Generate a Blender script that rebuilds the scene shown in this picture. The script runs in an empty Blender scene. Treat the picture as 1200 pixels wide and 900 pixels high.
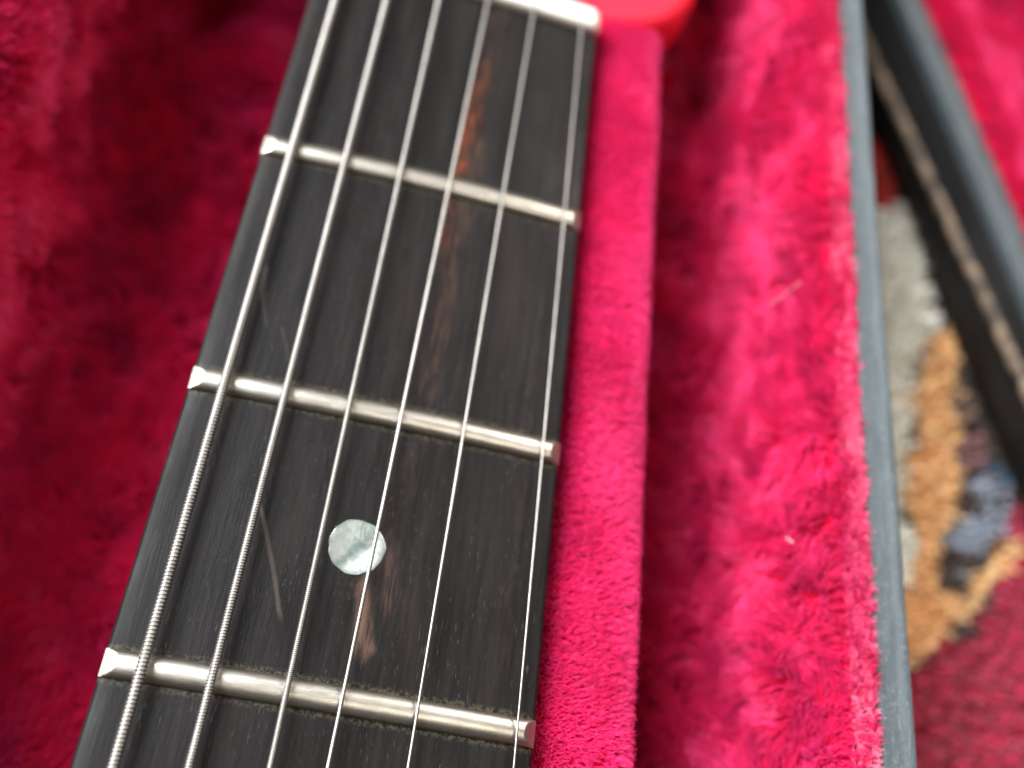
import bpy, bmesh, math, random
import numpy as np
from mathutils import Matrix, Vector

random.seed(7)
rng = np.random.default_rng(7)
MM = 0.001
scn = bpy.context.scene

# ------------------------------------------------------------------ camera
CR = np.array([[0.9651949, 0.1141773, 0.2352921],
               [0.2113725, -0.8703712, -0.4447197],
               [0.1540146, 0.4789754, -0.8642118]])          # right, down, forward
CC = np.array([-5.4607, -125.9461, 113.3971])                # millimetres
CF = 1274.574                                                # focal length in photo pixels (1200 wide)
cam_d = bpy.data.cameras.new("camera")
cam = bpy.data.objects.new("camera", cam_d)
scn.collection.objects.link(cam)
m = Matrix.Identity(4)
for r in range(3):
    m[r][0] = CR[0][r]; m[r][1] = -CR[1][r]; m[r][2] = -CR[2][r]; m[r][3] = CC[r] * MM
cam.matrix_world = m
cam_d.sensor_width = 36.0
cam_d.lens = 36.0 * CF / 1200.0
cam_d.clip_start = 0.002; cam_d.clip_end = 20
cam_d.dof.use_dof = True
cam_d.dof.focus_distance = 0.1115
cam_d.dof.aperture_fstop = 11.5
scn.camera = cam

# ------------------------------------------------------------------ light
world = bpy.data.worlds.new("World"); scn.world = world; world.use_nodes = True
bgn = world.node_tree.nodes["Background"]
bgn.inputs[0].default_value = (1.0, 0.82, 0.70, 1); bgn.inputs[1].default_value = 0.085

def area(name, direction, dist, sx, sy, power, color):
    ld = bpy.data.lights.new(name, 'AREA'); ld.shape = 'RECTANGLE'; ld.size = sx; ld.size_y = sy
    ld.energy = power; ld.color = color
    o = bpy.data.objects.new(name, ld); scn.collection.objects.link(o)
    d = Vector(direction).normalized(); o.location = d * dist + Vector((0.0, -0.05, 0))
    o.rotation_euler = d.to_track_quat('Z', 'Y').to_euler()
    return o
area("added_left_key", (-0.65, 0.30, 0.68), 1.6, 1.1, 1.1, 146, (0.92, 0.96, 1.0))  # unseen key lamp, added on the left to brighten the right-hand lining
area("skylight", (0.46, 0.62, 0.70), 1.6, 0.6, 0.6, 20, (1.0, 0.95, 0.90))
area("ceiling_light", (0.22, -0.16, 0.96), 2.0, 0.45, 0.45, 8, (1.0, 0.90, 0.78))

vs = scn.view_settings
scn.display_settings.display_device = 'sRGB'
vs.view_transform = 'Standard'; vs.look = 'None'; vs.exposure = 0.0; vs.gamma = 1.0; vs.use_curve_mapping = False
scn.cycles.max_bounces = 10
scn.cycles.diffuse_bounces = 5
scn.cycles.use_denoising = True

# ------------------------------------------------------------------ helpers
def ray(px, py):
    return CR.T @ np.array([(px - 600) / CF, (py - 450) / CF, 1.0])
def at(px, py, z):
    d = ray(px, py)
    return CC + d * (z - CC[2]) / d[2]

def tag(o, label=None, cat=None, group=None, kind=None):
    if label: o['label'] = label
    if cat: o['category'] = cat
    if group: o['group'] = group
    if kind: o['kind'] = kind
    return o
def empty(name, loc):
    o = bpy.data.objects.new(name, None); scn.collection.objects.link(o)
    o.location = loc; o.empty_display_size = 0.01
    return o
def mesh_obj(name, verts, faces, mat, parent=None, smooth=True, autosmooth=None):
    """verts in millimetres, world frame"""
    me = bpy.data.meshes.new(name)
    me.from_pydata([tuple(float(c) * MM for c in v) for v in verts], [], faces)
    me.update()
    bm = bmesh.new(); bm.from_mesh(me); bmesh.ops.recalc_face_normals(bm, faces=bm.faces); bm.to_mesh(me); bm.free()
    if smooth:
        me.polygons.foreach_set('use_smooth', [True] * len(me.polygons))
        if autosmooth: me.set_sharp_from_angle(angle=math.radians(autosmooth))
    o = bpy.data.objects.new(name, me); scn.collection.objects.link(o)
    me.materials.append(mat)
    if parent:
        o.parent = parent
        o.matrix_parent_inverse = Matrix.Translation(parent_origin(parent)).inverted()
    return o
def parent_origin(p):
    v = Vector(p.location)
    return v if p.parent is None else v
def grid_faces(nu, nv, close_u=False, close_v=False):
    f = []
    for i in range(nu if close_u else nu - 1):
        for j in range(nv if close_v else nv - 1):
            a = i * nv + j; b = ((i + 1) % nu) * nv + j
            c = ((i + 1) % nu) * nv + (j + 1) % nv; d = i * nv + (j + 1) % nv
            f.append((a, b, c, d))
    return f

def vnoise(x, y, seed=0, z=None):
    """smooth value noise in 0..1"""
    r = np.random.default_rng(1000 + seed)
    T = r.random((256, 256))
    xi = np.floor(x).astype(int); yi = np.floor(y).astype(int)
    fx = x - xi; fy = y - yi
    fx = fx * fx * (3 - 2 * fx); fy = fy * fy * (3 - 2 * fy)
    g = lambda a, b: T[a % 256, b % 256]
    return (g(xi, yi) * (1 - fx) + g(xi + 1, yi) * fx) * (1 - fy) + (g(xi, yi + 1) * (1 - fx) + g(xi + 1, yi + 1) * fx) * fy
def fnoise(x, y, seed=0, oct=3):
    s = 0; a = 1; t = 0
    for k in range(oct):
        s = s + a * vnoise(x * 2 ** k + 17.3 * k, y * 2 ** k + 5.1 * k, seed + k); t += a; a *= 0.5
    return s / t

# ------------------------------------------------------------------ shader helper
class NT:
    def __init__(s, name):
        s.mat = bpy.data.materials.new(name); s.mat.use_nodes = True
        s.t = s.mat.node_tree; s.b = s.t.nodes["Principled BSDF"]; s.out = s.t.nodes["Material Output"]
    def n(s, typ, **kw):
        nd = s.t.nodes.new(typ)
        for k, v in kw.items(): setattr(nd, k, v)
        return nd
    def link(s, a, b): s.t.links.new(a, b)
    def put(s, sock, v):
        if hasattr(v, 'is_output') or isinstance(v, bpy.types.NodeSocket): s.link(v, sock)
        else: sock.default_value = v
    def math(s, op, a, b=None, c=None, clamp=False):
        nd = s.n('ShaderNodeMath', operation=op); nd.use_clamp = clamp
        s.put(nd.inputs[0], a)
        if b is not None: s.put(nd.inputs[1], b)
        if c is not None: s.put(nd.inputs[2], c)
        return nd.outputs[0]
    def coords(s):
        g = s.n('ShaderNodeNewGeometry')
        v = s.n('ShaderNodeVectorMath', operation='SCALE'); s.link(g.outputs['Position'], v.inputs[0]); v.inputs[3].default_value = 1000
        return v.outputs[0]
    def scaled(s, v, sc, off=(0, 0, 0)):
        mp = s.n('ShaderNodeMapping'); s.link(v, mp.inputs[0]); mp.inputs['Scale'].default_value = sc; mp.inputs['Location'].default_value = off
        return mp.outputs[0]
    def noise(s, v, scale=1, detail=3, rough=0.5, col=False, dist=0.0):
        nd = s.n('ShaderNodeTexNoise'); s.link(v, nd.inputs['Vector']); nd.inputs['Scale'].default_value = scale
        nd.inputs['Detail'].default_value = detail; nd.inputs['Roughness'].default_value = rough; nd.inputs['Distortion'].default_value = dist
        return nd.outputs['Color' if col else 'Fac']
    def smooth(s, v, a, b, lo=0, hi=1):
        nd = s.n('ShaderNodeMapRange', interpolation_type='SMOOTHSTEP'); s.put(nd.inputs[0], v)
        nd.inputs[1].default_value = a; nd.inputs[2].default_value = b; nd.inputs[3].default_value = lo; nd.inputs[4].default_value = hi
        return nd.outputs[0]
    def mix(s, f, a, b):
        nd = s.n('ShaderNodeMix', data_type='RGBA')
        s.put(nd.inputs[0], f)
        for sk, v in ((nd.inputs[6], a), (nd.inputs[7], b)):
            if isinstance(v, tuple): sk.default_value = (*v[:3], 1)
            else: s.link(v, sk)
        return nd.outputs[2]
    def bump(s, h, dist, strength=1.0):
        nd = s.n('ShaderNodeBump'); s.link(h, nd.inputs['Height']); nd.inputs['Distance'].default_value = dist; nd.inputs['Strength'].default_value = strength
        s.link(nd.outputs[0], s.b.inputs['Normal']); return nd
    def set(s, **kw):
        for k, v in kw.items():
            sk = s.b.inputs[k.replace('_', ' ')]
            if isinstance(v, tuple): sk.default_value = (*v[:3], 1) if len(sk.default_value) == 4 else v
            else: s.put(sk, v)
        return s

# ------------------------------------------------------------------ materials
FRETY = [0.0, -36.37, -70.70, -103.10, -133.69, -162.56]

def ebony():
    m = NT("ebony"); P = m.coords()
    sep = m.n('ShaderNodeSeparateXYZ'); m.link(P, sep.inputs[0]); X, Y = sep.outputs[0], sep.outputs[1]
    grain = m.noise(m.scaled(P, (1.6, 0.09, 1)), 1, 6, 0.65)
    base = m.mix(m.smooth(grain, 0.35, 0.7), (0.0048, 0.0040, 0.0039), (0.0105, 0.0085, 0.0082))
    # broad patches of brown heartwood
    broad = m.noise(m.scaled(P, (0.22, 0.045, 1), (3, 7, 0)), 1, 3)
    base = m.mix(m.smooth(broad, 0.52, 0.75, 0, 0.45), base, (0.016, 0.011, 0.0095))
    warp = m.math('MULTIPLY', m.math('SUBTRACT', m.noise(m.scaled(P, (0.5, 0.16, 1)), 1, 4, 0.6), 0.5), 3.2)
    fine = m.noise(m.scaled(P, (2.6, 0.30, 1), (9, 1, 0)), 1, 5, 0.7)
    def streak(x0, y0, x1, y1, w, col, amt, lo=0.42, hi=0.62):
        nonlocal base
        t = m.math('DIVIDE', m.math('SUBTRACT', Y, y0), (y1 - y0))
        tc = m.math('ADD', t, 0, clamp=True)
        xc = m.math('ADD', m.math('MULTIPLY_ADD', tc, (x1 - x0), x0), warp)
        d = m.math('ABSOLUTE', m.math('SUBTRACT', X, xc))
        over = m.math('MAXIMUM', m.math('SUBTRACT', m.math('MULTIPLY', t, -abs(y1 - y0)), 0.0),
                      m.math('MULTIPLY', m.math('SUBTRACT', t, 1.0), abs(y1 - y0)))
        over = m.math('MAXIMUM', over, 0.0)
        dd = m.math('ADD', d, m.math('MULTIPLY', over, 0.6))
        f = m.math('MULTIPLY', m.smooth(dd, 0.0, w * 1.15, 1, 0), m.math('MULTIPLY', m.smooth(fine, lo, hi + .04), m.smooth(grain, 0.34, 0.56, 0.35, 1)))
        base = m.mix(m.math('MULTIPLY', f, amt), base, col)
    streak(4.9, -14, 4.2, -34, 1.5, (0.12, 0.034, 0.0130), 0.9, 0.36, 0.60)
    streak(4.2, -24, 3.6, -33, 0.9, (0.24, 0.052, 0.0150), 0.9, 0.42, 0.60)
    streak(6.2, -28, 5.6, -36, 1.6, (0.057, 0.0286, 0.0182), 0.8, 0.35, 0.62)
    streak(3.8, -38, 3.6, -46, 1.0, (0.125, 0.0286, 0.0104), 0.8, 0.42, 0.6)
    streak(5.2, -38, 5.0, -66, 1.9, (0.044, 0.0218, 0.0146), 0.9, 0.36, 0.62)
    streak(5.4, -2, 5.2, -14, 2.2, (0.036, 0.0208, 0.0156), 0.8, 0.4, 0.62)
    streak(1.6, -91.0, 2.9, -97.5, 1.3, (0.078, 0.0442, 0.0322), 0.95, 0.30, 0.50)
    streak(3.8, -86, 4.6, -92, 1.6, (0.057, 0.0312, 0.0234), 0.8, 0.35, 0.60)
    streak(17.2, -40, 17.6, -98, 1.0, (0.031, 0.0182, 0.0135), 0.35, 0.42, 0.62)
    streak(4.6, -70, 4.2, -80, 1.2, (0.026, 0.0166, 0.0135), 0.7, 0.40, 0.62)
    # finger-worn scratches
    def scratch(x0, y0, x1, y1, w, bend, amt):
        nonlocal base
        t = m.math('DIVIDE', m.math('SUBTRACT', Y, y0), (y1 - y0))
        xc = m.math('MULTIPLY_ADD', t, (x1 - x0), x0)
        xc = m.math('ADD', xc, m.math('MULTIPLY', m.math('MULTIPLY', t, m.math('SUBTRACT', 1.0, t)), bend))
        xc = m.math('ADD', xc, m.math('MULTIPLY', warp, 0.14))
        f = m.smooth(m.math('ABSOLUTE', m.math('SUBTRACT', X, xc)), 0.08, w, 1, 0)
        f = m.math('MULTIPLY', f, m.math('MULTIPLY', m.smooth(t, -0.05, 0.08), m.smooth(t, 0.9, 1.04, 1, 0)))
        f = m.math('MULTIPLY', f, m.smooth(fine, 0.25, 0.55, 0.45, 1))
        base = m.mix(m.math('MULTIPLY', f, amt), base, (0.055, 0.042, 0.036))
    scratch(-10.9, -84.0, -6.0, -96.2, 0.40, 0.6, 0.55)
    scratch(-16.7, -54.0, -14.9, -62.5, 0.45, -2.2, 0.45)
    scratch(-13.4, -62.0, -11.6, -66.5, 0.3, 0.5, 0.25)
    # open pores: short pale dashes with dust
    pv = m.scaled(P, (6.5, 0.7, 1))
    pore = m.noise(pv, 1, 2, 0.5)
    gate = m.noise(m.scaled(P, (0.35, 0.12, 1), (4, 4, 0)), 1, 3)
    pm = m.math('MULTIPLY', m.smooth(pore, 0.64, 0.74), m.smooth(gate, 0.40, 0.60))
    base = m.mix(m.math('MULTIPLY', pm, 0.34), base, (0.085, 0.078, 0.074))
    # dust specks
    vo = m.n('ShaderNodeTexVoronoi'); m.link(m.scaled(P, (0.9, 0.9, 0.9)), vo.inputs['Vector'])
    sp = m.smooth(vo.outputs['Distance'], 0.055, 0.10, 1, 0)
    sp = m.math('MULTIPLY', sp, m.smooth(m.noise(m.scaled(P, (0.3, 0.3, 0.3)), 1, 2), 0.5, 0.62))
    base = m.mix(m.math('MULTIPLY', sp, 0.5), base, (0.12, 0.115, 0.11))
    # grime packed against both sides of each fret
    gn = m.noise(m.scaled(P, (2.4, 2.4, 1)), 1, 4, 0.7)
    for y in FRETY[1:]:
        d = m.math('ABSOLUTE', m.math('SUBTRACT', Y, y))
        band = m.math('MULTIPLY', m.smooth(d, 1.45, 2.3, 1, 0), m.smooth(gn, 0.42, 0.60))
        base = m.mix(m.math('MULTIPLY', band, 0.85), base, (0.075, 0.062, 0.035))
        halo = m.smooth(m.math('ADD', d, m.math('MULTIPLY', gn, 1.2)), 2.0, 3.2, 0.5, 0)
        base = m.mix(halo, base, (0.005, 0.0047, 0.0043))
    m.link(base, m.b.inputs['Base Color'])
    rr = m.math('ADD', m.smooth(m.noise(m.scaled(P, (0.25, 0.08, 1)), 1, 4), 0.3, 0.7, 0.36, 0.55), m.math('MULTIPLY', pm, 0.2))
    m.set(Roughness=rr)
    m.b.inputs['Specular IOR Level'].default_value = 0.09
    h = m.math('ADD', m.math('MULTIPLY', m.noise(m.scaled(P, (5, 0.35, 1)), 1, 4, 0.6), 0.6), m.math('MULTIPLY', pm, -0.8))
    m.bump(h, 0.00006, 0.7)
    return m.mat

def nickel(name="fret_nickel", wire=False):
    m = NT(name); P = m.coords()
    g = m.noise(m.scaled(P, (0.5, 7, 7)), 1, 4, 0.6)
    g2 = m.noise(m.scaled(P, (0.35, 1.2, 1.2), (2, 2, 2)), 1, 4, 0.6)
    c = m.mix(m.smooth(g2, 0.35, 0.7), (0.47, 0.44, 0.385), (0.37, 0.345, 0.295))
    c = m.mix(m.smooth(m.noise(m.scaled(P, (1.1, 2, 2), (5, 5, 5)), 1, 5, 0.7), 0.60, 0.74, 0, 0.4), c, (0.24, 0.21, 0.155))
    m.link(c, m.b.inputs['Base Color'])
    m.set(Metallic=1.0, Roughness=m.smooth(g, 0.3, 0.7, 0.33, 0.40))
    m.bump(g, 0.000004, 0.25)
    return m.mat

def simple(name, col, rough, metal=0.0, spec=0.5, coat=0.0):
    m = NT(name); m.set(Base_Color=col, Roughness=rough, Metallic=metal)
    m.b.inputs['Specular IOR Level'].default_value = spec
    m.b.inputs['Coat Weight'].default_value = coat
    return m

def steel(name, col, rough):
    m = NT(name); P = m.coords()
    g = m.noise(m.scaled(P, (3, 0.4, 3)), 1, 3)
    m.link(m.mix(m.smooth(g, 0.35, 0.7), col, tuple(c * 0.8 for c in col)), m.b.inputs['Base Color'])
    m.set(Metallic=1.0, Roughness=rough); return m.mat

def plush(name, dark=False, sheen=0.6, lo=(0.46, 0.0025, 0.018), hi_c=(0.60, 0.006, 0.046)):
    m = NT(name)
    P = m.coords()
    n1 = m.noise(m.scaled(P, (0.08, 0.08, 0.08)), 1, 3)
    c = m.mix(m.smooth(n1, 0.35, 0.65), lo, hi_c)
    if not dark:
        hi = m.n('ShaderNodeHairInfo')
        c = m.mix(m.smooth(hi.outputs['Random'], 0, 1, 0, 0.4), c, (0.86, 0.03, 0.17))
    else:
        c = m.mix(0.5, c, (0.25, 0.002, 0.014))
    m.link(c, m.b.inputs['Base Color'])
    m.set(Roughness=0.9 if dark else 0.36)
    m.b.inputs['Specular IOR Level'].default_value = 0.05 if dark else 1.0
    m.b.inputs['Specular Tint'].default_value = (1.0, 0.24, 0.66, 1)
    if not dark: m.b.inputs['IOR'].default_value = 1.65
    m.b.inputs['Sheen Weight'].default_value = sheen
    m.b.inputs['Sheen Roughness'].default_value = 0.45
    m.b.inputs['Sheen Tint'].default_value = (1.0, 0.16, 0.70, 1)
    if not dark:
        tr = m.n('ShaderNodeBsdfTranslucent'); m.link(c, tr.inputs[0])
        mx = m.n('ShaderNodeMixShader'); mx.inputs[0].default_value = 0.22
        m.link(m.b.outputs[0], mx.inputs[1]); m.link(tr.outputs[0], mx.inputs[2]); m.link(mx.outputs[0], m.out.inputs[0])
    return m.mat

def vinyl(name, col, rough=0.45, scale=0.8):
    m = NT(name); P = m.coords()
    vo = m.n('ShaderNodeTexVoronoi'); m.link(m.scaled(P, (scale,) * 3), vo.inputs['Vector']); vo.feature = 'DISTANCE_TO_EDGE'
    h = m.smooth(vo.outputs['Distance'], 0.0, 0.25)
    w = m.noise(m.scaled(P, (0.15, 0.05, 0.15)), 1, 4)
    m.link(m.mix(m.smooth(w, 0.4, 0.7, 0, 0.5), col, tuple(min(1, c * 2.0 + 0.01) for c in col)), m.b.inputs['Base Color'])
    m.set(Roughness=rough); m.b.inputs['Specular IOR Level'].default_value = 0.22; m.bump(h, 0.0002, 0.6)
    return m.mat

def valance_mat():
    m = NT("valance_grey"); P = m.coords()
    n1 = m.noise(m.scaled(P, (1.2, 0.12, 1)), 1, 5, 0.65)
    n2 = m.noise(m.scaled(P, (2.5, 1.0, 2)), 1, 5, 0.75)
    c = m.mix(m.smooth(n1, 0.3, 0.7), (0.021, 0.029, 0.032), (0.036, 0.047, 0.051))
    c = m.mix(m.smooth(n2, 0.56, 0.68, 0, 0.7), c, (0.12, 0.145, 0.155))
    sc = m.noise(m.scaled(P, (0.7, 9.0, 2), (1, 4, 2)), 1, 3, 0.6)
    c = m.mix(m.math('MULTIPLY', m.smooth(sc, 0.62, 0.72), m.smooth(m.noise(m.scaled(P, (0.3, 0.15, 0.3), (8, 8, 8)), 1, 2), 0.42, 0.6)), c, (0.17, 0.20, 0.21))
    sc2 = m.noise(m.scaled(P, (7.0, 0.25, 2), (6, 2, 2)), 1, 3, 0.6)
    c = m.mix(m.smooth(sc2, 0.62, 0.74, 0, 0.8), c, (0.15, 0.18, 0.19))
    c = m.mix(m.smooth(m.noise(m.scaled(P, (0.8, 0.8, 0.8), (3, 9, 1)), 1, 4, 0.7), 0.62, 0.72, 0, 0.6), c, (0.035, 0.045, 0.05))
    m.link(c, m.b.inputs['Base Color'])
    m.set(Roughness=m.smooth(n2, 0.3, 0.7, 0.5, 0.72), Metallic=0.0)
    m.bump(n2, 0.00025, 0.8)
    return m.mat

def pearl():
    m = NT("mother_of_pearl"); P = m.coords()
    wv = m.noise(m.scaled(P, (0.4, 0.25, 1), (1.3, 2.2, 0)), 1, 3, 0.5, dist=1.5)
    vo = m.n('ShaderNodeTexVoronoi'); m.link(m.scaled(P, (0.42, 0.30, 0.3), (0.35, 0.1, 0)), vo.inputs['Vector'])
    c = m.mix(m.smooth(wv, 0.3, 0.7), (0.105, 0.125, 0.11), (0.20, 0.205, 0.18))
    sepc = m.n('ShaderNodeSeparateColor'); m.link(vo.outputs['Color'], sepc.inputs[0])
    c = m.mix(m.smooth(sepc.outputs[0], 0.2, 0.8, 0, 0.7), c, (0.22, 0.23, 0.21))
    # dark figure line running diagonally and a crack near the top
    sep = m.n('ShaderNodeSeparateXYZ'); m.link(P, sep.inputs[0]); X, Y = sep.outputs[0], sep.outputs[1]
    wob = m.math('MULTIPLY', m.math('SUBTRACT', m.noise(m.scaled(P, (0.8, 0.8, 1)), 1, 3), 0.5), 1.6)
    ln = m.math('ADD', m.math('SUBTRACT', m.math('MULTIPLY', m.math('SUBTRACT', X, 0.2), 0.78), m.math('MULTIPLY', m.math('ADD', Y, 87.0), 0.62)), wob)
    c = m.mix(m.smooth(m.math('ABSOLUTE', ln), 0.05, 0.6, 0.65, 0), c, (0.06, 0.078, 0.073))
    lo = m.smooth(ln, 0.4, 1.2, 0, 0.85)
    c = m.mix(lo, c, (0.35, 0.375, 0.355))
    c = m.mix(m.smooth(m.noise(m.scaled(P, (1.4, 1.4, 1), (7, 2, 0)), 1, 5, 0.7), 0.56, 0.66, 0, 0.5), c, (0.12, 0.15, 0.13))
    dx = m.math('SUBTRACT', X, 0.15); dy = m.math('ADD', Y, 86.85)
    rd = m.math('SQRT', m.math('ADD', m.math('MULTIPLY', dx, dx), m.math('MULTIPLY', dy, dy)))
    c = m.mix(m.smooth(m.math('ADD', rd, m.math('MULTIPLY', wob, .12)), 2.55, 3.1, 0, 0.75), c, (0.10, 0.125, 0.11))
    lam = m.noise(m.scaled(P, (0.9, 2.6, 1), (3, 1, 0)), 1, 4, 0.6)
    c = m.mix(m.smooth(lam, 0.48, 0.66, 0, 0.45), c, (0.15, 0.185, 0.17))
    ck = m.math('ABSOLUTE', m.math('ADD', m.math('SUBTRACT', X, 0.35), m.math('MULTIPLY', wob, .25)))
    c = m.mix(m.math('MULTIPLY', m.smooth(ck, 0.03, 0.12, 0.6, 0), m.smooth(Y, -86.2, -85.6)), c, (0.07, 0.085, 0.075))
    m.link(c, m.b.inputs['Base Color'])
    m.set(Roughness=0.22); m.b.inputs['Coat Weight'].default_value = 0.4
    m.bump(wv, 0.00008, 0.5)
    return m.mat

M_EBONY = ebony(); M_FRET = nickel(); M_PEARL = pearl()
M_NUT = simple("polished_bone", (0.62, 0.58, 0.50), 0.25, 0, 0.6).mat
M_WOUND = steel("wound_nickel", (0.24, 0.225, 0.205), 0.48)
M_PLAIN = steel("plain_steel", (0.25, 0.235, 0.215), 0.42)
M_RED = simple("red_lacquer", (0.66, 0.008, 0.028), 0.62, 0, 0.2, 0.0).mat
M_NECK = simple("dark_neck_lacquer", (0.05, 0.012, 0.012), 0.3).mat
M_BLACK = simple("black_plastic", (0.012, 0.013, 0.014), 0.35).mat
M_PLUSH = plush("crimson_pile"); M_BACK = plush("crimson_backing", True, 0.0)
M_REST = plush("flat_lit_pink_pile", False, 0.7, (0.52, 0.006, 0.050), (0.66, 0.013, 0.095))  # same pile as the lining, with stronger light painted in as pinker colour
M_VINYL = vinyl("black_vinyl", (0.0065, 0.0055, 0.005)); M_VAL = valance_mat()

# ------------------------------------------------------------------ floor and rug
def floor_mat():
    m = NT("dark_oak_floor"); P = m.coords()
    g = m.noise(m.scaled(P, (0.12, 0.008, 0.1)), 1, 5)
    m.link(m.mix(g, (0.035, 0.02, 0.012), (0.075, 0.045, 0.028)), m.b.inputs['Base Color']); m.set(Roughness=0.5)
    return m.mat
FZ = -72.0
tag(mesh_obj('floor', [(-1500, -1500, FZ), (1500, -1500, FZ), (1500, 1500, FZ), (-1500, 1500, FZ)], [(0, 1, 2, 3)], floor_mat(), smooth=False), kind='structure')

RZ = -62.0
def poly_w(pts): return np.array([at(x, y, RZ)[:2] for x, y in pts])
RUGP = [  # woven figures of the rug, outlines on the rug plane (millimetres), and dye colours
    (poly_w([(1150, 600), (1350, 560), (1350, 1100), (990, 1100), (1000, 800), (1075, 778), (1135, 745), (1160, 695), (1200, 648)]), (0.50, 0.016, 0.065)),
    (poly_w([(985, 262), (1045, 232), (1066, 240), (1076, 262), (1090, 300), (1100, 350), (1100, 378), (1082, 395), (1078, 450), (1068, 492), (1066, 560), (1058, 606), (1000, 640)]), (0.88, 0.84, 0.74)),
    (poly_w([(1020, 615), (1066, 610), (1082, 632), (1078, 672), (1060, 698), (1020, 700)]), (0.88, 0.86, 0.78)),
    (poly_w([(1088, 384), (1112, 380), (1122, 400), (1128, 450), (1134, 500), (1130, 560), (1122, 610), (1106, 650), (1100, 690), (1135, 690), (1158, 655), (1190, 622), (1202, 640), (1186, 668), (1152, 690), (1142, 715), (1118, 742), (1070, 770), (1040, 780), (1040, 705), (1072, 690), (1082, 640), (1068, 600), (1066, 560), (1074, 500), (1072, 460), (1084, 440)]), (0.86, 0.54, 0.25)),
    (poly_w([(1136, 560), (1160, 545), (1186, 570), (1190, 610), (1168, 625), (1140, 650), (1118, 672), (1102, 668), (1112, 630), (1132, 610)]), (0.36, 0.39, 0.45)),
    (poly_w([(1162, 535), (1182, 545), (1178, 570), (1160, 560)]), (0.06, 0.13, 0.21)),
    (poly_w([(1132, 498), (1152, 506), (1162, 545), (1150, 556), (1134, 545)]), (0.30, 0.13, 0.13)),
    (poly_w([(1120, 455), (1140, 462), (1146, 486), (1130, 494)]), (0.24, 0.15, 0.10)),
    (poly_w([(1000, 150), (1034, 165), (1050, 205), (1056, 236), (1010, 240)]), (0.62, 0.035, 0.02)),
]
def inside(poly, x, y):
    c = np.zeros(x.shape, bool); n = len(poly); j = n - 1
    for i in range(n):
        xi, yi = poly[i]; xj, yj = poly[j]
        with np.errstate(divide='ignore', invalid='ignore'):
            t = ((yi > y) != (yj > y)) & (x < (xj - xi) * (y - yi) / (yj - yi + 1e-12) + xi)
        c ^= t; j = i
    return c
def rug_color(x, y):
    jx = x + (fnoise(x / 3.5, y / 3.5, 40) - 0.5) * 4.5; jy = y + (fnoise(x / 3.5, y / 3.5, 50) - 0.5) * 4.5
    col = np.tile(np.array([0.075, 0.047, 0.032]), (len(x), 1))
    for poly, c in RUGP:
        k = inside(poly, jx, jy); col[k] = c
    far = (x > 200) | (y < -140)
    col[far] = (0.50, 0.016, 0.065)
    bl = inside(RUGP[4][0], x, y) & (fnoise(x / 2.6, y / 2.6, 61, 1) > 0.60)
    col[bl] = (0.07, 0.035, 0.025)
    return col * (0.75 + 0.5 * fnoise(x / 2.0, y / 2.0, 70)[:, None])

rug = empty('rug', (0.20, 0.0, (RZ - 5) * MM))
tag(rug, 'patterned wool rug with white, tan, slate and crimson figures under the open case', 'rug')
xs = np.linspace(60, 420, 120); ys = np.linspace(-300, 330, 160)
gx, gy = np.meshgrid(xs, ys, indexing='ij')
V = np.stack([gx.ravel(), gy.ravel(), RZ - 5 + 0 * gx.ravel()], 1)
V2 = V.copy(); V2[:, 2] = FZ + 0.2
def col_mat(name, rough=0.9):
    m = NT(name); a = m.n('ShaderNodeAttribute', attribute_name='dye'); m.link(a.outputs['Color'], m.b.inputs['Base Color']); m.set(Roughness=rough)
    m.b.inputs['Sheen Weight'].default_value = 0.25; m.b.inputs['Specular IOR Level'].default_value = 0.1
    return m.mat
M_WOOL = col_mat("dyed_wool")
nb = len(V)
per = [i * 160 for i in range(120)] + [119 * 160 + j for j in range(1, 160)] + [i * 160 + 159 for i in range(118, -1, -1)] + [j for j in range(158, 0, -1)]
fc = grid_faces(120, 160) + [(per[k], per[(k + 1) % len(per)], nb + (k + 1) % len(per), nb + k) for k in range(len(per))]
backing = mesh_obj('backing', list(V) + [tuple(V2[p]) for p in per], fc, M_WOOL, rug)
colr = rug_color(V[:, 0], V[:, 1]) * 0.5
colr = np.vstack([colr, np.tile([0.05, 0.02, 0.02], (len(per), 1))])
ca = backing.data.color_attributes.new('dye', 'FLOAT_COLOR', 'POINT')
ca.data.foreach_set('color', np.hstack([colr, np.ones((len(colr), 1))]).astype(np.float32).ravel())

def hair_obj(name, pts, radii, mat, parent, dye=None, kind='stuff'):
    """pts (n,k,3) in mm"""
    n, k, _ = pts.shape
    hc = bpy.data.hair_curves.new(name); hc.add_curves([k] * n)
    hc.attributes['position'].data.foreach_set('vector', (pts.reshape(-1, 3) * MM).astype(np.float32).ravel())
    ra = hc.attributes.get('radius') or hc.attributes.new('radius', 'FLOAT', 'POINT')
    ra.data.foreach_set('value', (radii * MM).astype(np.float32).ravel())
    if dye is not None:
        da = hc.attributes.new('dye', 'FLOAT_COLOR', 'CURVE')
        da.data.foreach_set('color', np.hstack([dye, np.ones((n, 1))]).astype(np.float32).ravel())
    hc.materials.append(mat)
    o = bpy.data.objects.new(name, hc); scn.collection.objects.link(o)
    if parent:
        o.parent = parent; o.matrix_parent_inverse = Matrix.Translation(parent_origin(parent)).inverted()
    o['kind'] = kind
    return o
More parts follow.
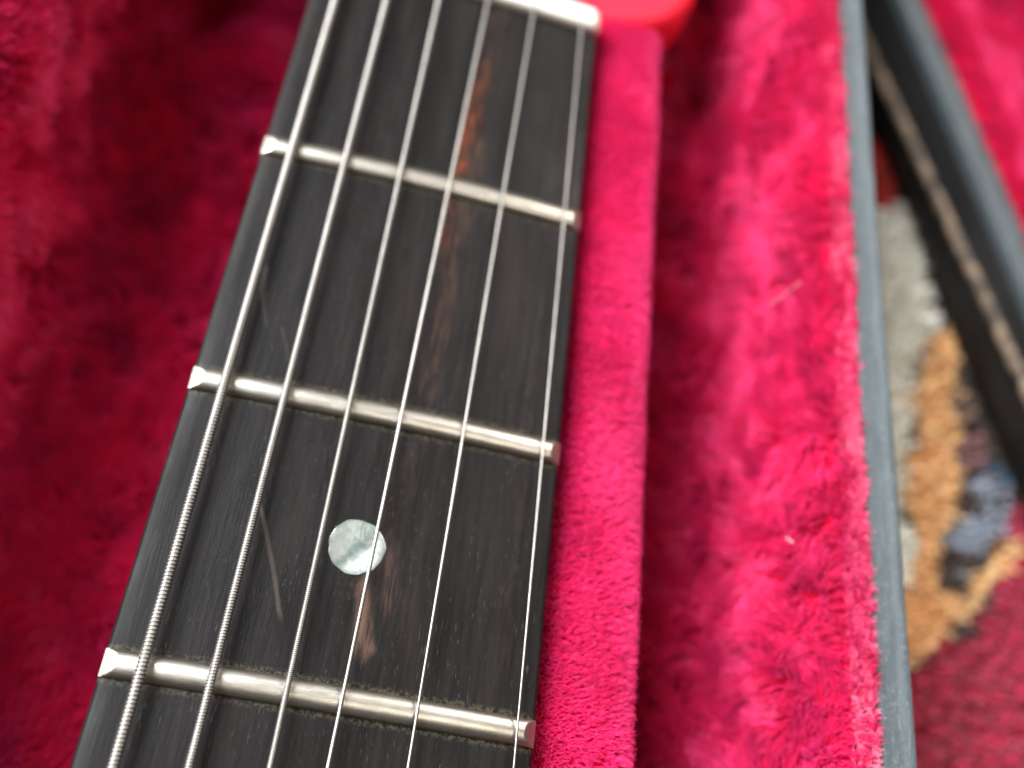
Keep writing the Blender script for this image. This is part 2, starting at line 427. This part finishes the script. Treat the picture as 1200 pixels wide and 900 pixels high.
# tufts
tx, ty = np.meshgrid(np.arange(68, 200, 1.05), np.arange(-200, 190, 1.05), indexing='ij')
tx = tx.ravel() + rng.normal(0, .3, tx.size); ty = ty.ravel() + rng.normal(0, .3, ty.size)
n = len(tx); T = np.zeros((n, 3, 3))
T[:, 0] = np.stack([tx, ty, np.full(n, RZ - 6.0)], 1)
lean = np.stack([rng.normal(0, .7, n), rng.normal(-.4, .7, n)], 1)
hh = 5.4 + .6 * fnoise(tx / 5, ty / 5, 81) + rng.normal(0, .4, n)
T[:, 1] = T[:, 0] + np.stack([lean[:, 0] * .3, lean[:, 1] * .3, hh * .6], 1)
T[:, 2] = T[:, 0] + np.stack([lean[:, 0], lean[:, 1], hh], 1)
rad = np.tile(np.array([0.5, 0.62, 0.42]), (n, 1))
hair_obj('wool_tufts', T, rad, M_WOOL, rug, dye=rug_color(tx, ty))

# ------------------------------------------------------------------ plush surfaces
def smooth_profile(pts, it=3):
    p = np.array(pts, float)
    for _ in range(it):
        a = p[:-1] * .75 + p[1:] * .25; b = p[:-1] * .25 + p[1:] * .75
        q = np.empty((2 * len(a), 2)); q[0::2] = a; q[1::2] = b
        p = np.vstack([p[:1], q, p[-1:]])
    d = np.r_[0, np.cumsum(np.linalg.norm(np.diff(p, axis=0), axis=1))]
    n = max(8, int(d[-1] / 1.5)); s = np.linspace(0, d[-1], n)
    return np.stack([np.interp(s, d, p[:, 0]), np.interp(s, d, p[:, 1])], 1)
class Sheet:
    """profile swept along an axis: gives the base mesh and points to root the pile on"""
    def __init__(s, prof, v0, v1, org=(0, 0, 0), ax=(1, 0, 0), ay=(0, 1, 0), shear=None, amp=1.2, seed=0, flip=1, step=2.0):
        pr = smooth_profile(prof); nv = int((v1 - v0) / step)
        v = np.linspace(v0, v1, nv); nu = len(pr)
        U = np.repeat(pr[:, None, :], nv, 1); W = np.repeat(v[None, :], nu, 0)
        x = U[..., 0].copy(); z = U[..., 1].copy()
        if shear is not None: x = x + shear(x, W)
        ax, ay, org = map(lambda t: np.array(t, float), (ax, ay, org))
        P = org + x[..., None] * ax + W[..., None] * ay + z[..., None] * np.array([0, 0, 1.])
        def normals(P):
            du = np.gradient(P, axis=0); dv = np.gradient(P, axis=1)
            N = np.cross(du, dv) * flip; return N / np.linalg.norm(N, axis=-1, keepdims=True)
        N = normals(P)
        uu = np.arange(nu)[:, None] * 1.5 + 0 * W; 
        d = (fnoise(uu / 14, W / 22, 100 + seed) - .5) * 2 * amp
        d = d + (fnoise(uu / 5.5, W / 9, 140 + seed) - .5) * 1.3 * amp
        edge = np.minimum(1, np.minimum(np.arange(nu), nu - 1 - np.arange(nu)) / 4.0)[:, None]
        P = P + N * (d * edge)[..., None]
        s.P, s.N, s.nu, s.nv = P, normals(P), nu, nv
        s.area = ((nu - 1) * 1.5) * (v1 - v0); s.step = (v1 - v0) / (nv - 1)
        s.uv0 = v0
    def mesh(s, name, mat, parent):
        return mesh_obj(name, s.P.reshape(-1, 3), grid_faces(s.nu, s.nv), mat, parent)
    def sample(s, n, r):
        a = r.random(n) * (s.nu - 1.001); b = r.random(n) * (s.nv - 1.001)
        i = a.astype(int); j = b.astype(int); fa = (a - i)[:, None]; fb = (b - j)[:, None]
        g = lambda A: (A[i, j] * (1 - fa) + A[i + 1, j] * fa) * (1 - fb) + (A[i, j + 1] * (1 - fa) + A[i + 1, j + 1] * fa) * fb
        tu = s.P[np.minimum(i + 1, s.nu - 1), j] - s.P[i, j]; tu /= np.linalg.norm(tu, axis=1, keepdims=True)
        tv = s.P[i, np.minimum(j + 1, s.nv - 1)] - s.P[i, j]; tv /= np.linalg.norm(tv, axis=1, keepdims=True)
        return g(s.P), g(s.N), tu, tv, a * 1.5, b * s.step + s.uv0

def pile(name, sheet, parent, dens, length, radius, seed, lean=0.9, fs=1.0, bias=(0, 0), clump=0.55, cs=3.0, mask=None, frizz=0.18, lv=1.0, mat=None):
    r = np.random.default_rng(seed)
    n = int(sheet.area * dens)
    P, N, tu, tv, u, v = sheet.sample(n, r)
    if mask is not None:
        k = mask(P); P, N, tu, tv, u, v = (A[k] for A in (P, N, tu, tv, u, v)); n = len(P)
    def field(u, v):
        # large sweeps of the nap and smaller tousled locks
        a = (fnoise(u / 16 / fs, v / 20 / fs, seed + 1, 2) - .5) * 3.2 + (fnoise(u / 5 / fs, v / 6 / fs, seed + 3, 2) - .5) * 2.6
        b = (fnoise(u / 16 / fs, v / 20 / fs, seed + 5, 2) - .5) * 3.2 + (fnoise(u / 5 / fs, v / 6 / fs, seed + 7, 2) - .5) * 2.6
        return a * lean + bias[0], b * lean + bias[1]
    # pull towards the centre of a lock
    wu = u + (fnoise(u / (2.3 * cs), v / (2.3 * cs), seed + 21, 2) - .5) * 3.4 * cs; wv = v + (fnoise(u / (2.1 * cs), v / (2.5 * cs), seed + 23, 2) - .5) * 3.4 * cs
    du_, dv_ = u - wu, v - wv
    cu = np.floor(wu / cs); cv = np.floor(wv / cs)
    hsh = lambda a, b, k: np.modf(np.abs(np.sin(a * 127.1 + b * 311.7 + k * 74.7) * 43758.5453))[0]
    ku = (cu + .15 + .7 * hsh(cu, cv, 1)) * cs + du_; kv = (cv + .15 + .7 * hsh(cu, cv, 2)) * cs + dv_
    fa, fb = field(u * (1 - clump) + ku * clump, v * (1 - clump) + kv * clump)
    L = length * (1 + lv * (fnoise(u / 6, v / 8, seed + 9, 2) - .55)) * (0.85 + .3 * r.random(n))
    ed = np.clip(np.minimum(u, (sheet.nu - 1) * 1.5 - u) / 9.0, 0, 1)
    fa = fa * (.25 + .75 * ed); fb = fb * (.3 + .7 * ed); L = L * (.45 + .55 * ed)
    fa = np.clip(fa, -2.1, 2.1); fb = np.clip(fb, -2.1, 2.1)
    D = N + tu * fa[:, None] + tv * fb[:, None] + r.normal(0, frizz, (n, 3))
    D /= np.linalg.norm(D, axis=1, keepdims=True)
    D0 = N * 1.0 + D * .6; D0 /= np.linalg.norm(D0, axis=1, keepdims=True)
    pull = (tu * (ku - u)[:, None] + tv * (kv - v)[:, None]) * clump
    K = np.zeros((n, 4, 3)); K[:, 0] = P - N * .3
    K[:, 1] = P + D0 * (L * .35)[:, None] + pull * .25
    K[:, 2] = K[:, 1] + D * (L * .35)[:, None] + pull * .35
    K[:, 3] = K[:, 2] + (D + r.normal(0, frizz, (n, 3))) * (L * .30)[:, None] + pull * .2
    # keep the tips above the backing
    up = np.einsum('ij,ij->i', K[:, 3] - P, N); low = np.clip(.6 - up, 0, None)
    K[:, 3] += N * low[:, None]; K[:, 2] += N * (low * .6)[:, None]
    rad = np.tile(np.array([1.0, 1.0, .8, .25]) * radius, (n, 1)) * (0.8 + .4 * r.random(n))[:, None]
    return hair_obj(name, K, rad, mat or M_PLUSH, parent)

# ------------------------------------------------------------------ guitar case
case = empty('guitar_case', (0, 0, -71.8 * MM))
tag(case, 'open black hard guitar case with crimson plush lining and grey valance rim', 'guitar case')
Y0, Y1 = -330, 260
RIM = lambda v: 61.0 - 0.0125 * (v + 45)
sh = lambda x, v: np.where(x > 44, -0.0125 * (v + 45) * np.clip((x - 44) / 10, 0, 1), 0)
prof = [(-61.6, -0.5), (-60.0, -1.5), (-58.6, -6), (-57.8, -18), (-57.2, -30), (-55.5, -40), (-50, -45.5), (-40, -46.5), (0, -47), (24, -46), (29, -30), (33.5, -32), (39, -31.0), (45, -29.5),
        (50.0, -28.5), (53.8, -26.0), (55.4, -17), (55.0, -12.0), (56.2, -6), (57.6, -2.4), (61.2, -0.8)]
lin = Sheet(prof, Y0, Y1, shear=sh, amp=2.9, seed=1, flip=1)
lining = lin.mesh('lining', M_BACK, case)
zone = lambda P: (P[:, 1] > -175) & (P[:, 1] < 130) & ~((P[:, 0] > -16) & (P[:, 0] < 30))
pile('lining_pile', lin, lining, 8.5, 4.8, 0.066, 11, mask=lambda P: zone(P) & (P[:, 0] < 0), clump=.4, frizz=.24, lean=1.15)
pile('lining_pile', lin, lining, 11.0, 3.9, 0.056, 12, fs=.62, mask=lambda P: zone(P) & (P[:, 0] > 0), clump=.35, cs=2.4, frizz=.24, lean=1.9, bias=(.1, -.3))
# short fringe squeezed up along the rim
def strip(xa, xb, seed, flip=1):
    return Sheet([(xa, -4.0), ((xa + xb) / 2, -1.2), (xb, -0.6)], Y0, Y1, shear=sh, amp=.2, seed=seed, flip=flip)
M_PALE = plush("pale_pile", False, 0.8)  # paler pink version of the plush, for the rim fringe
for nd in M_PALE.node_tree.nodes:
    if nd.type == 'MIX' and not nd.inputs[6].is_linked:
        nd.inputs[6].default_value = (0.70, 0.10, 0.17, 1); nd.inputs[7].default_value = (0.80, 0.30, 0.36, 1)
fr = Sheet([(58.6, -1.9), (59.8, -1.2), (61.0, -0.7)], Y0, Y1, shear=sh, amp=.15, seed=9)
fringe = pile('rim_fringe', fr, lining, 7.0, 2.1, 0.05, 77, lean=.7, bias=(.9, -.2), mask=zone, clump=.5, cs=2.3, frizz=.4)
fringe.data.materials[0] = M_PALE
# neck rest block
blk = [(-19.5, -46), (-19.8, -30), (-19.5, -19), (-14, -18), (-5, -18.6), (8, -18.6), (16, -17.0), (21.0, -10), (22.0, -5.4), (23.6, -4.1), (30.2, -4.1), (31.5, -4.7), (32.4, -7.0), (34.0, -18), (34.6, -30), (35.6, -46)]
shb = lambda x, v: np.where(x > 20, -0.022 * (v + 40) * np.clip((x - 20) / 12, 0, 1), 0)
bs = Sheet(blk, -260, 5.5, shear=shb, amp=.10, seed=3)
rest = bs.mesh('neck_rest', M_BACK, case)
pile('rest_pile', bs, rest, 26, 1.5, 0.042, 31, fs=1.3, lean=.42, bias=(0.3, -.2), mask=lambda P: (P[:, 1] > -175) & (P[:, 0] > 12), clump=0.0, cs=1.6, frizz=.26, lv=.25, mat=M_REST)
# closed end of the neck rest
endp = smooth_profile(blk); vv = [(x + float(shb(np.array(x), 22)), 22.0, z) for x, z in endp]
es = Sheet([(y, z) for y, z in [(5.4, -11), (6.6, -16), (7.5, -46)]], -19, 37, ax=(0, 1, 0), ay=(1, 0, 0), amp=.3, seed=4, flip=-1)
rest_end = es.mesh('neck_rest_end', M_BACK, case)

def sweep(name, prof, v0, v1, mat, parent, org=(0, 0, 0), ax=(1, 0, 0), ay=(0, 1, 0), nseg=60, shear=None, closed=True, wob=0.0, sm=40):
    ax, ay, org = (np.array(t, float) for t in (ax, ay, org)); vs_ = []
    vv = np.linspace(v0, v1, nseg)
    for k, (x, z) in enumerate(prof):
        for v in vv:
            xx = x + (shear(v) if shear else 0) + wob * (fnoise(np.array([v / 12.]), np.array([3.3 + k * .05]), 91, 2)[0] - .5)
            vs_.append(org + ax * xx + ay * v + np.array([0, 0, z]))
    npf = len(prof); f = grid_faces(npf, nseg, close_u=closed)
    if closed:
        f.append(tuple(i * nseg for i in range(npf))); f.append(tuple(i * nseg + nseg - 1 for i in range(npf))[::-1])
    return mesh_obj(name, vs_, f, mat, parent, True, sm)
rs = lambda v: -0.0125 * (v + 45)
# the profile of the valance: inner lip, flat face, raised outer bead
rimp = [(61.0, -3.0), (61.15, -.2), (61.4, .15), (63.4, .25), (63.8, .4), (64.0, .6), (64.45, .72), (64.95, .6), (65.2, .1), (65.25, -3.0)]
sweep('rim', rimp, Y0, Y1, M_VAL, case, shear=rs, wob=.25, nseg=180)
sweep('rim', [(-x, z) for x, z in rimp][::-1], Y0, Y1, M_VAL, case, wob=.25, nseg=180)
shell = [(-64.9, -2.5), (-65.6, -20), (-65.8, -62), (-62, -71.5), (0, -71.8), (62, -71.5), (65.8, -62), (65.5, -20), (64.9, -2.5),
         (62.5, -2.5), (62.8, -20), (61.5, -54), (58, -59), (0, -60), (-58, -59), (-61.5, -54), (-62.8, -20), (-62.5, -2.5)]
sweep('shell', shell, Y0, Y1, M_VINYL, case, nseg=40, wob=0)

# ---- lid, lying open and turned away from the neck
LZ = -38.0
a = at(1055, 0, LZ); c = at(1183, 300, LZ)
ly = (a - c); ly[2] = 0; ly /= np.linalg.norm(ly); lx = np.array([ly[1], -ly[0], 0.0])
lorg = c.copy(); lorg[2] = LZ
lidp = [(0.3, -1.5), (-0.6, -8), (-1.6, -17.5), (-0.4, -20), (3, -23.9), (20, -24.2), (140, -24.2), (146, -21), (147, -1.5), (145, -1.5), (144, -19), (136, -22.3), (20, -22.3), (6, -21), (2.0, -16), (3.2, -1.5)]
V0, V1 = -300, 190
lid = sweep('lid', lidp, V0, V1, M_VINYL, case, org=lorg, ax=lx, ay=ly, nseg=40)
sweep('lid_rim', [(0, -2.5), (.1, -.3), (.4, .2), (1.0, .4), (4.6, .25), (6.2, 0), (6.4, -2.5)], V0, V1, M_VAL, lid, org=lorg, ax=lx, ay=ly, wob=.3, nseg=150)
ls = Sheet([(6.3, -.6), (8, .6), (12, .4), (15.5, -3), (17, -9), (17.5, -14), (22, -18), (32, -20), (60, -20.5), (132, -20.5), (138, -18), (141, -8), (144.5, -1.6)], -290, 186, org=lorg, ax=lx, ay=ly, amp=1.2, seed=6, flip=1)
lid_lining = ls.mesh('lid_lining', M_BACK, lid)
pile('lid_pile', ls, lid_lining, 4.0, 4.5, 0.10, 51, mask=lambda P: P[:, 1] > -170, clump=.5)
# padded edge binding along the foot of the lid wall, puckered where it is stitched
def binding():
    nseg, ns = 1500, 12; vs_ = []
    vv = np.linspace(V0, V1, nseg); pit = 5.8
    for v in vv:
        ph = (v / pit + .28 * math.sin(v * .13) + .12 * math.sin(v * .41)) % 1.0; jj = .5 * math.sin(v * 1.9) * math.sin(v * .73)
        q = min(1.0, math.sin(math.pi * ph) * 1.9 + .12) ** .6
        for k in range(ns):
            a = 2 * math.pi * k / ns
            rx, rz_ = 1.15 * (0.45 + .55 * q), 1.35 * (0.45 + .55 * q)
            vs_.append(lorg + lx * (-2.0 + .35 * jj + (rx + .25 * jj) * math.cos(a)) + ly * (v + .9 * math.sin(a)) + np.array([0, 0, -8.4 - .058 * v + rz_ * math.sin(a)]))
    m = NT("worn_binding"); P = m.coords()
    w = m.noise(m.scaled(P, (.5, .3, .5)), 1, 4, .6)
    m.link(m.mix(m.smooth(w, .35, .6), (0.035, 0.026, 0.02), (0.21, 0.14, 0.09)), m.b.inputs['Base Color']); m.set(Roughness=.7)
    return mesh_obj('binding', vs_, grid_faces(nseg, ns, close_v=True), m.mat, lid)
binding()

# ------------------------------------------------------------------ guitar
guitar = empty('electric_guitar', (0, -60 * MM, -18 * MM))
tag(guitar, 'electric guitar neck with dark ebony fretboard and red headstock lying in the plush case', 'guitar')
HW = lambda y: (41.42 + 0.0282 * abs(y)) / 2 if y < 0 else 41.42 / 2
sag = lambda x: -x * x / 600.0
GY0, GY1 = -230.0, 3.4

def board():
    ys_ = np.linspace(GY0, GY1, 60); vs_ = []
    xs_ = list(np.linspace(-1, 1, 33))
    for y in ys_:
        h = HW(y); e = .55
        row = []
        for t in xs_:
            x = t * (h - e); row.append((x, y, sag(x)))
        zr = sag(h)
        arc = [(h - e + e * math.sin(a), y, zr - e + e * math.cos(a)) for a in (math.radians(25), math.radians(50), math.radians(75), math.radians(90))]
        right = arc + [(h, y, zr - 5.2)]
        left = [(-x, yy, z) for x, yy, z in right][::-1]
        vs_ += left + row + right
    npf = 33 + 10
    f = grid_faces(len(ys_), npf, close_v=True)
    f.append(tuple(range(npf))); f.append(tuple(range((len(ys_) - 1) * npf, len(ys_) * npf))[::-1])
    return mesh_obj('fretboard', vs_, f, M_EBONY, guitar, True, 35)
board()

def neck():
    ys_ = np.linspace(GY0, 3, 40); vs_ = []; ns = 17
    for y in ys_:
        h = HW(y) - .05
        for k in range(ns):
            a = math.pi * k / (ns - 1)
            vs_.append((h * math.cos(a), y, -5.85 - 11.5 * math.sin(a) ** .8))
    f = grid_faces(len(ys_), ns, close_v=True)
    f.append(tuple(range(ns))); f.append(tuple(range(39 * ns, 40 * ns))[::-1])
    return mesh_obj('neck', vs_, f, M_NECK, guitar, True, 40)
neck()

FW, FH = 1.44, 1.0
def fret(y, seed):
    h = HW(y) - .02; vs_ = []; npf = 15
    r = np.random.default_rng(seed)
    de = [0, .15, .3, .45, .6, .8, 1.0, 1.15, 1.3, 1.45, 1.6]
    xs_ = [-h + d for d in de] + list(np.linspace(-h + 2, h - 2, 40)) + [h - d for d in de[::-1]]
    nx = len(xs_)
    for i, x in enumerate(xs_):
        dend = h - abs(x)
        cap = .08 + dend * 0.68                                   # filed bevel cuts the crown at the end
        for k in range(npf):
            a = math.pi * k / (npf - 1)
            zz = FH * abs(math.sin(a)) ** .85 if 0 < k < npf - 1 else 0
            vs_.append((x, y + FW * math.cos(a), sag(x) - .02 + min(zz, cap)))
    f = grid_faces(nx, npf)
    f.append(tuple(range(npf))); f.append(tuple(range((nx - 1) * npf, nx * npf))[::-1])
    f += [(i * npf, (i + 1) * npf, (i + 1) * npf + npf - 1, i * npf + npf - 1) for i in range(nx - 1)]
    return mesh_obj('fret', vs_, f, M_FRET, guitar, True, 50)
for i, y in enumerate(FRETY[1:5]): fret(y, i)

# nut: polished, rounded over, end corner softened
def nut():
    vs_ = []; nx = 48; npf = 13; h = HW(0) + .15
    for i in range(nx):
        t = -1 + 2 * i / (nx - 1); t = math.copysign(abs(t) ** .75, t); x = t * h
        e = min(1.0, (h - abs(x)) / 1.3); s = math.sin(e * math.pi / 2)
        for k in range(npf):
            a = math.pi * k / (npf - 1)
            cy = math.copysign(abs(math.cos(a)) ** .7, math.cos(a)); sz = abs(math.sin(a)) ** .6
            vs_.append((x, 0.5 + 2.1 * (.8 + .2 * s) * cy, sag(x) - .1 + (1.75 * (.45 + .55 * s)) * sz))
    f = grid_faces(nx, npf)
    f.append(tuple(range(npf))); f.append(tuple(range((nx - 1) * npf, nx * npf))[::-1])
    f += [(i * npf, (i + 1) * npf, (i + 1) * npf + npf - 1, i * npf + npf - 1) for i in range(nx - 1)]
    return mesh_obj('nut', vs_, f, M_NUT, guitar, True, 60)
nut()

# pearl dot
def dot(cx, cy, r):
    n = 64; vs_ = []; rr = np.random.default_rng(5)
    rings = [(0.0, .05), (.5, .05), (.93, .045), (1.0, -.02), (1.0, -1.0)]
    for q, z in rings:
        for k in range(n):
            a = 2 * math.pi * k / n
            w = 1 + .018 * math.sin(3 * a + 1) + .012 * math.sin(7 * a + .4) + .01 * math.sin(13 * a)
            x = cx + r * q * w * math.cos(a); y = cy + r * q * w * math.sin(a)
            vs_.append((x, y, sag(x) + z))
    f = grid_faces(len(rings), n, close_v=True)
    return mesh_obj('position_marker', vs_, f, M_PEARL, guitar, True, 40)
dot(0.15, -86.85, 3.14)

# strings: wrap wire as real ridges, plain strings as smooth wire
def string(x0px, x1px, r, pitch, seed):
    """x at the nut and at y=-110, found on the string's own height"""
    def pt(px, py, clear):
        z = 1.6
        for _ in range(4):
            p = at(px, py, z); z = sag(p[0]) + FH + clear + r
        return p
    pa = pt(x0px, 0, .30); pb = pt(x1px, 900, .42)
    d = (pb - pa) / (pb[1] - pa[1])                             # per mm of y
    vs_ = []
    pN = pa + d * (1.6 - pa[1]); pE = pa + d * (-225 - pa[1])    # over the nut .. towards the body
    post = pN + np.array([-(pN[0]) * .10, 55, -13.5])
    path = []
    L = np.linalg.norm(pE - pN)
    ns = 14 if pitch else 12
    t = (pE - pN) / L
    side = np.cross(t, [0, 0, 1.]); side /= np.linalg.norm(side); up = np.cross(side, t)
    if pitch:
        k = 6; total = int(L / pitch * k); s = np.arange(total + 1) * pitch / k
    else:
        s = np.linspace(0, L, 160)
    ang = 2 * np.pi * np.arange(ns) / ns
    for si in s:
        c = pN + t * si
        for a_ in ang:
            if pitch:
                ph = (si / pitch + a_ / (2 * math.pi)) % 1.0
                rr = r - pitch * .42 * (1 - math.sqrt(max(0, 1 - (2 * ph - 1) ** 2 * .97)))
            else: rr = r
            vs_.append(c + side * (rr * math.cos(a_)) + up * (rr * math.sin(a_)))
    rows = len(s)
    # short run from the nut to the tuner post
    extra = []
    for q in np.linspace(0.02, 1, 12)[::-1]:
        c = pN * (1 - q) + post * q
        extra += [c + side * (r * .93 * math.cos(a_)) + up * (r * .93 * math.sin(a_)) for a_ in ang]
    vs_ = extra + vs_; rows += 12
    f = grid_faces(rows, ns, close_v=True)
    f.append(tuple(range(ns))); f.append(tuple(range((rows - 1) * ns, rows * ns)))
    return mesh_obj('string', vs_, f, M_WOUND if pitch else M_PLAIN, guitar, True)
SX = [(393, 132, .585, .40), (453, 221, .46, .31), (514, 316, .33, .21), (572, 384, .215, 0), (627.5, 478, .165, 0), (684.5, 602, .128, 0)]
for i, (p0, p1, r_, pit) in enumerate(SX): string(p0, p1, r_, pit, i)

# headstock: red lacquer, shoulders sweeping out beyond the nut, tilted back
def headstock():
    R = [(20.6, 3.4), (22.4, 4.2), (26.0, 5.4), (30.3, 7.2), (33.8, 10.2), (36.6, 14.8), (38.8, 21), (40.3, 28), (42, 38), (43.5, 65), (42, 100), (38, 140)]
    out = R + [(0, 146)] + [(-x, y) for x, y in R][::-1]
    # densify
    o2 = []
    for i in range(len(out)):
        a_, b_ = np.array(out[i]), np.array(out[(i + 1) % len(out)])
        for k in range(3): o2.append(a_ + (b_ - a_) * k / 3)
    out = np.array(o2)
    for _ in range(2): out = (np.roll(out, 1, 0) + 2 * out + np.roll(out, -1, 0)) / 4
    out[:, 1] = np.maximum(out[:, 1], 3.45)
    top = lambda y: -2.6 - (y - 3) * math.tan(math.radians(11))
    cen = out.mean(0); n = len(out); vs_ = []
    for ins, dz in ((3.6, 0.0), (2.0, -.25), (1.0, -.9), (.35, -2.0), (0, -3.6), (0, -8.6), (.4, -9.6)):
        dirv = cen - out; dirv /= np.linalg.norm(dirv, axis=1, keepdims=True)
        q = out + dirv * ins
        vs_ += [(x, y, top(y) + dz) for x, y in q]
    f = [tuple(range(n))] + grid_faces(7, n, close_v=True) + [tuple(range(6 * n, 7 * n))[::-1]]
    return mesh_obj('headstock', vs_, f, M_RED, guitar, True, 50)
headstock()

# ------------------------------------------------------------------ lint on the plush
def lint(name, pts, r, label):
    n = len(pts); ns = 6; vs_ = []
    for p in pts:
        for k in range(ns):
            a_ = 2 * math.pi * k / ns; vs_.append((p[0] + r * math.cos(a_), p[1] + .3 * r * math.sin(a_), p[2] + r * math.sin(a_)))
    f = grid_faces(n, ns, close_v=True) + [tuple(range(ns)), tuple(range((n - 1) * ns, n * ns))[::-1]]
    o = mesh_obj(name, vs_, f, M_LINT); return tag(o, label, 'lint')
M_LINT = simple("pale_lint", (0.62, 0.42, 0.45), 0.8).mat
def wall_pt(px, py, x): d = ray(px, py); return CC + d * (x - CC[0]) / d[0]
lint('lint_fibre', [wall_pt(902 + 7 * k, 356 - 4.5 * k + math.sin(k) * 1.5, 52.9 + .1 * k) for k in range(6)], .14, 'longer pale lint fibre caught on the plush wall of the case, beside the second fret')
lint('lint_speck', [wall_pt(922 + 2.2 * k, 630 + 1.5 * k + (k % 2) * 1.5, 53.4) for k in range(4)], .09, 'small pale lint speck on the plush wall of the case, level with the pearl dot')
